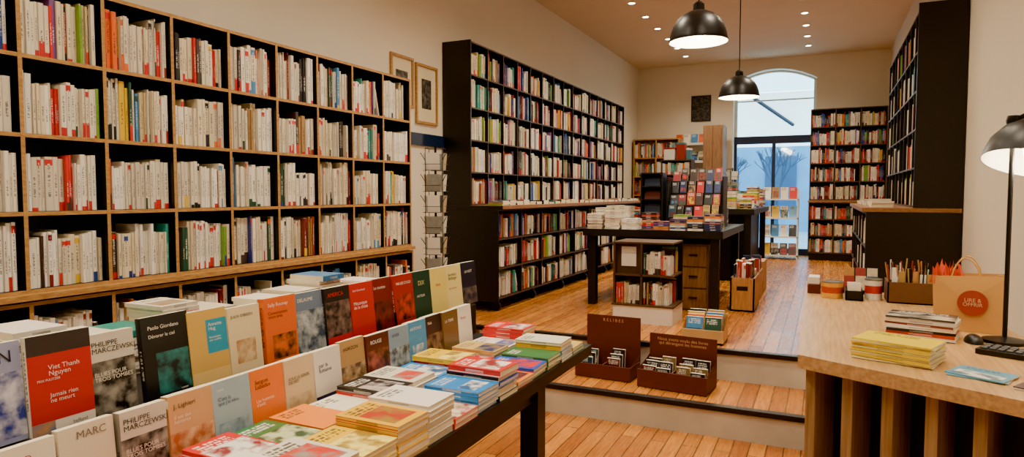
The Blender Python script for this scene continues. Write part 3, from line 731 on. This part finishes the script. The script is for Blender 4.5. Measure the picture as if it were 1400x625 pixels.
def crate(b):
    x0,x1,y0,y1,z0,z1=-.80,-.58,6.55,7.05,UF+.001,UF+.32
    b.bx(x0,x1,y0,y1,z0,z0+.015); b.bx(x0,x0+.015,y0,y1,z0,z1); b.bx(x1-.015,x1,y0,y1,z0,z1); b.bx(x0,x1,y0,y0+.015,z0,z1); b.bx(x0,x1,y1-.015,y1,z0,z1)
    b.bx(x0+.06,x1-.06,y0-.002,y0,z0+.2,z0+.24,1)
pcx=simple('wooden_crate',[M_KRAFT,M_BLK],crate)
k=MB()
for j in range(3):
    fill(k,V((-.78,6.58+j*.155,0)),X,Y,0,.18,UF+.16,.36-.02*j,'col',.13,0)
k.make('boxed_books',BM,parent=pcx)
def crate2(b):
    for i,(yy_,h) in enumerate(((7.3,.30),(7.85,.36))):
        b.bx(-.79,-.60,yy_,yy_+.4,UF+.001,UF+h,0)
    for j in range(8): b.bx(-.78+ (j%2)*.09,-.70+(j%2)*.09,7.32+(j//2)*.09,7.36+(j//2)*.09,UF+.30,UF+.30+.12+.02*(j%3),1+j%3)
simple('magazine_crate',[M_KRAFT,M_WHITE,pm('crate_red',S(150,40,36),.5,.2,20),pm('crate_navy',S(30,40,76),.5,.2,20)],crate2)
def drawers(b):
    x0,x1,y0,y1=-1.26,-.98,6.40,6.85
    b.bx(x0,x1,y0,y1,UF+.001,UF+.64,0)
    for i in range(3): b.bx(x0+.015,x1-.015,y0-.012,y0,UF+.02+i*.205,UF+.21+i*.205,0); b.bx((x0+x1)/2-.04,(x0+x1)/2+.04,y0-.02,y0-.012,UF+.12+i*.205,UF+.135+i*.205,1)
simple('drawer_unit',[woodm('dim_wood',S(90,60,34),S(124,86,50),(20,20,2),.6),M_BLK],drawers)
def cab(b):
    b.bx(-1.98,-1.64,12.1,12.6,UF+.001,2.75,0); b.bx(-1.95,-1.82,12.085,12.1,UF+.05,2.7,0); b.bx(-1.80,-1.67,12.085,12.1,UF+.05,2.7,0); b.bx(-1.83,-1.825,12.07,12.085,1.5,1.62,1)
simple('tall_cabinet',[woodm('cab_wood',S(116,80,48),S(150,108,66),(20,20,2),.6),M_BLK],cab)
def ledges(b):
    for z in (2.12,2.45): b.bx(-2.6,-2.02,12.66,12.79,z,z+.02); b.bx(-2.6,-2.02,12.655,12.665,z,z+.045)
ql=simple('magazine_ledge',[M_WHITE],ledges); k=MB()
for z in (2.142,2.472):
    for i in range(4):
        _id[0]+=1; k.box(V((-2.58+i*.14,12.69,z)),X*.12,Y*.01,V((0,.05,.19)),[CO,PG,SP,PG,PG,PG],pickcol('mix'),random.choice(COLS),_id[0])
k.make('faced_magazines',BM,parent=ql)
def poster(b):
    b.bx(-2.32,-1.96,12.78,12.795,2.9,3.38,0)
    b.quad([V((-2.30,12.778,2.92)),V((-1.98,12.778,2.92)),V((-1.98,12.778,3.36)),V((-2.30,12.778,3.36))],1,S(12,12,14),S(80,78,74))
simple('wall_poster',[M_BLK,M_PHOTO],poster)
def wr(b):
    x0,x1,y0,y1=-.98,-.4,12.1,12.5
    for i in range(4): b.bx(x0,x1,y0,y1,UF+.05+i*.32,UF+.07+i*.32)
    for x in (x0,x1-.02):
        for y in (y0,y1-.02): b.bx(x,x+.02,y,y+.02,UF,UF+1.2)
q=simple('white_display_rack',[M_WHITE],wr); k=MB()
for i in range(4):
    for j in range(4):
        _id[0]+=1; k.box(V((-.96+j*.138,12.14,UF+.072+i*.32)),X*.12,Y*.02,V((0,.05,.2)),[CO,PG,SP,PG,PG,PG],random.choice(WHITES+WHITES+COLS+[S(120,180,220)]),random.choice(COLS+WHITES),_id[0])
k.make('faced_books',BM,parent=q)
# ---------------------------------------------------------------- postcard spinners
def spinner(name,x,y_,z,H,rot):
    def spin(b):
        c=V((x,y_,z+.001)); 
        b.lathe([(0,0),(.14,0),(.14,.015),(.02,.03),(0,.03)],c,20,0)
        b.cyl(c+Z*.03,c+Z*H,.010,8,0)
        nrow=int((H-.52)/.172)
        for s_ in range(4):
            an=math.radians(rot+90*s_); n=V((math.sin(an),-math.cos(an),0)); t=V((math.cos(an),math.sin(an),0))
            for dx in (-.07,.07): b.cyl(c+n*.07+t*dx+Z*.4,c+n*.07+t*dx+Z*(H-.02),.003,6,0)
            b.cyl(c+n*.07-t*.07+Z*(H-.02),c+n*.07+t*.07+Z*(H-.02),.003,6,0)
            for i in range(nrow):
                zz=H-.17-.172*i
                p=c+n*.075-t*.05+Z*(zz-.03)
                b.box(p,t*.10,-n*.008,Z*.14+n*.012,1+((i*2+s_)%4))
                for dz in (-.03,.02):
                    b.cyl(c+n*.09-t*.062+Z*(zz+dz),c+n*.09+t*.062+Z*(zz+dz),.0025,5,0)
                b.cyl(c+n*.07+t*.07+Z*(zz+.05),c+n*.10+t*.11+Z*(zz+.11),.003,5,0)
    simple(name,[M_METAL,M_WHITE,pm('card_sand',S(176,156,120),.5,.3,30),pm('card_grey',S(140,142,134),.5,.3,30),pm('card_mist',S(206,204,190),.5,.3,30)],spin)
spinner('postcard_spinner',-2.90,4.64,0,1.93,20)
spinner('postcard_spinner.001',-1.40,11.5,UF,1.55,35)
# ---------------------------------------------------------------- frames on wall
def frame(name,y0,y1,z0,z1):
    def f_(b):
        x=XL; t=.022
        b.bx(x,x+.02,y0,y1,z0,z0+t,0); b.bx(x,x+.02,y0,y1,z1-t,z1,0); b.bx(x,x+.02,y0,y0+t,z0+t,z1-t,0); b.bx(x,x+.02,y1-t,y1,z0+t,z1-t,0)
        b.quad([V((x+.006,y0+t,z0+t)),V((x+.006,y1-t,z0+t)),V((x+.006,y1-t,z1-t)),V((x+.006,y0+t,z1-t))],1)
        m_=.10 if y1-y0>.35 else .08
        b.quad([V((x+.008,y0+m_,z0+.14)),V((x+.008,y1-m_,z0+.14)),V((x+.008,y1-m_,z1-.13)),V((x+.008,y0+m_,z1-.13))],2,S(30,30,28),S(110,106,96))
    simple(name,[M_PLY,pm('mat_board',S(220,206,170),.7,.04,10),M_PHOTO],f_)
frame('picture_frame',5.02,5.38,2.18,2.72); frame('picture_frame.001',4.64,4.98,2.30,2.74)
simple('trim_1',[M_BLUE],lambda b:b.bx(XL,XL+.02,4.45,5.48,1.98,2.09))
# ---------------------------------------------------------------- pendant lamps
def pend(name,x,y,zr,D):
    def f_(b):
        c=V((x,y,zr)); r=D/2
        prof=[(r*1.0,0),(r*1.01,.012),(r*.985,.03),(r*.96,.06),(r*.88,.12),(r*.74,.175),(r*.55,.215),(r*.34,.24),(r*.2,.25),(r*.19,.30),(r*.1,.32),(0,.325)]
        b.lathe(prof,c,40,0)
        b.lathe([(r*.99,.001),(r*.97,.03),(r*.94,.06),(r*.86,.115),(r*.72,.17),(r*.5,.21),(0,.24)],c,40,1)
        b.lathe([(0,.03),(.035,.04),(.05,.075),(.045,.11),(.02,.16),(.02,.22)],c,20,2)
        b.cyl(c+Z*.32,V((x,y,CEIL-.03)),.006,8,0); b.lathe([(.0,-.03),(.05,-.03),(.055,0)],V((x,y,CEIL)),20,0)
    simple(name,[M_METAL,M_SHIN,M_BULB],f_,smooth=True)
    l=bpy.data.lights.new(name+'_bulb','POINT'); l.energy=36; l.color=(1,.83,.58); l.shadow_soft_size=.06
    o=bpy.data.objects.new(name+'_bulb',l); o.location=(x,y,zr-.01); col.objects.link(o); o.parent=bpy.data.objects[name]
pend('pendant_lamp',-.95,5.5,CZ+1.22,.46); pend('pendant_lamp.001',-.94,8.2,CZ+1.13,.46)
# ---------------------------------------------------------------- ceiling spots
sb=MB()
for xx,ys in ((-2.28,[-1+.72*i for i in range(19)]),(-.3,[-1+.72*i for i in range(19)])):
    for y in ys:
        sb.lathe([(.06,0),(.06,-.008),(.042,-.008)],V((xx,y,CEIL)),16,0); sb.lathe([(.042,-.004),(0,-.004)],V((xx,y,CEIL)),16,1)
sp=sb.make('ceiling_spotlights',[M_WHITE,pm('spot_glow',S(255,235,200),.5,.02,10,emit=(1,.86,.6,1),es=40)])
def spot(x,y,e,ang=138,c=(1,.86,.64)):
    l=bpy.data.lights.new('spot_beam','SPOT'); l.energy=e; l.color=c; l.spot_size=math.radians(ang); l.spot_blend=1; l.shadow_soft_size=.12
    o=bpy.data.objects.new('spot_beam',l); o.location=(x,y,CEIL-.03); col.objects.link(o); o.parent=sp
for y in (-.3,1.1,2.6,4.0,5.5,7.0,8.5,10.0,11.5):
    e=175 if y<5 else 170
    if y>9: e=200
    spot(-1.9,y,e*1.15); spot(-.3,y,e*.75)
l=bpy.data.lights.new('desk_lamp_bulb','POINT'); l.energy=5; l.color=(1,.86,.64); l.shadow_soft_size=.03
o=bpy.data.objects.new('desk_lamp_bulb',l); o.location=(.655,2.88,CT+.645); col.objects.link(o)
o.parent=bpy.data.objects['desk_lamp']
# world
w=bpy.data.worlds.new('World'); scene.world=w; w.use_nodes=True
nt=w.node_tree; bgn=nt.nodes['Background']; sk=nt.nodes.new('ShaderNodeTexSky')
sk.sky_type='HOSEK_WILKIE'; sk.turbidity=4; sk.sun_direction=(0.3,-.6,.6)
nt.links.new(mixc(nt,.8,sk.outputs[0],(.50,.86,1.0,1)),bgn.inputs[0]); bgn.inputs[1].default_value=6.0
# camera
cam=bpy.data.cameras.new('camera'); cam.sensor_width=36; cam.lens=900/1400*36; cam.clip_start=.05
co=bpy.data.objects.new('camera',cam); co.location=(0,0,CZ); co.rotation_euler=(math.radians(90-3.02),0,math.radians(25.4)); col.objects.link(co)
scene.camera=co
try:
    scene.view_settings.view_transform='AgX'; scene.view_settings.look='AgX - Punchy'; scene.view_settings.exposure=.7
except Exception as ex_: print(ex_)
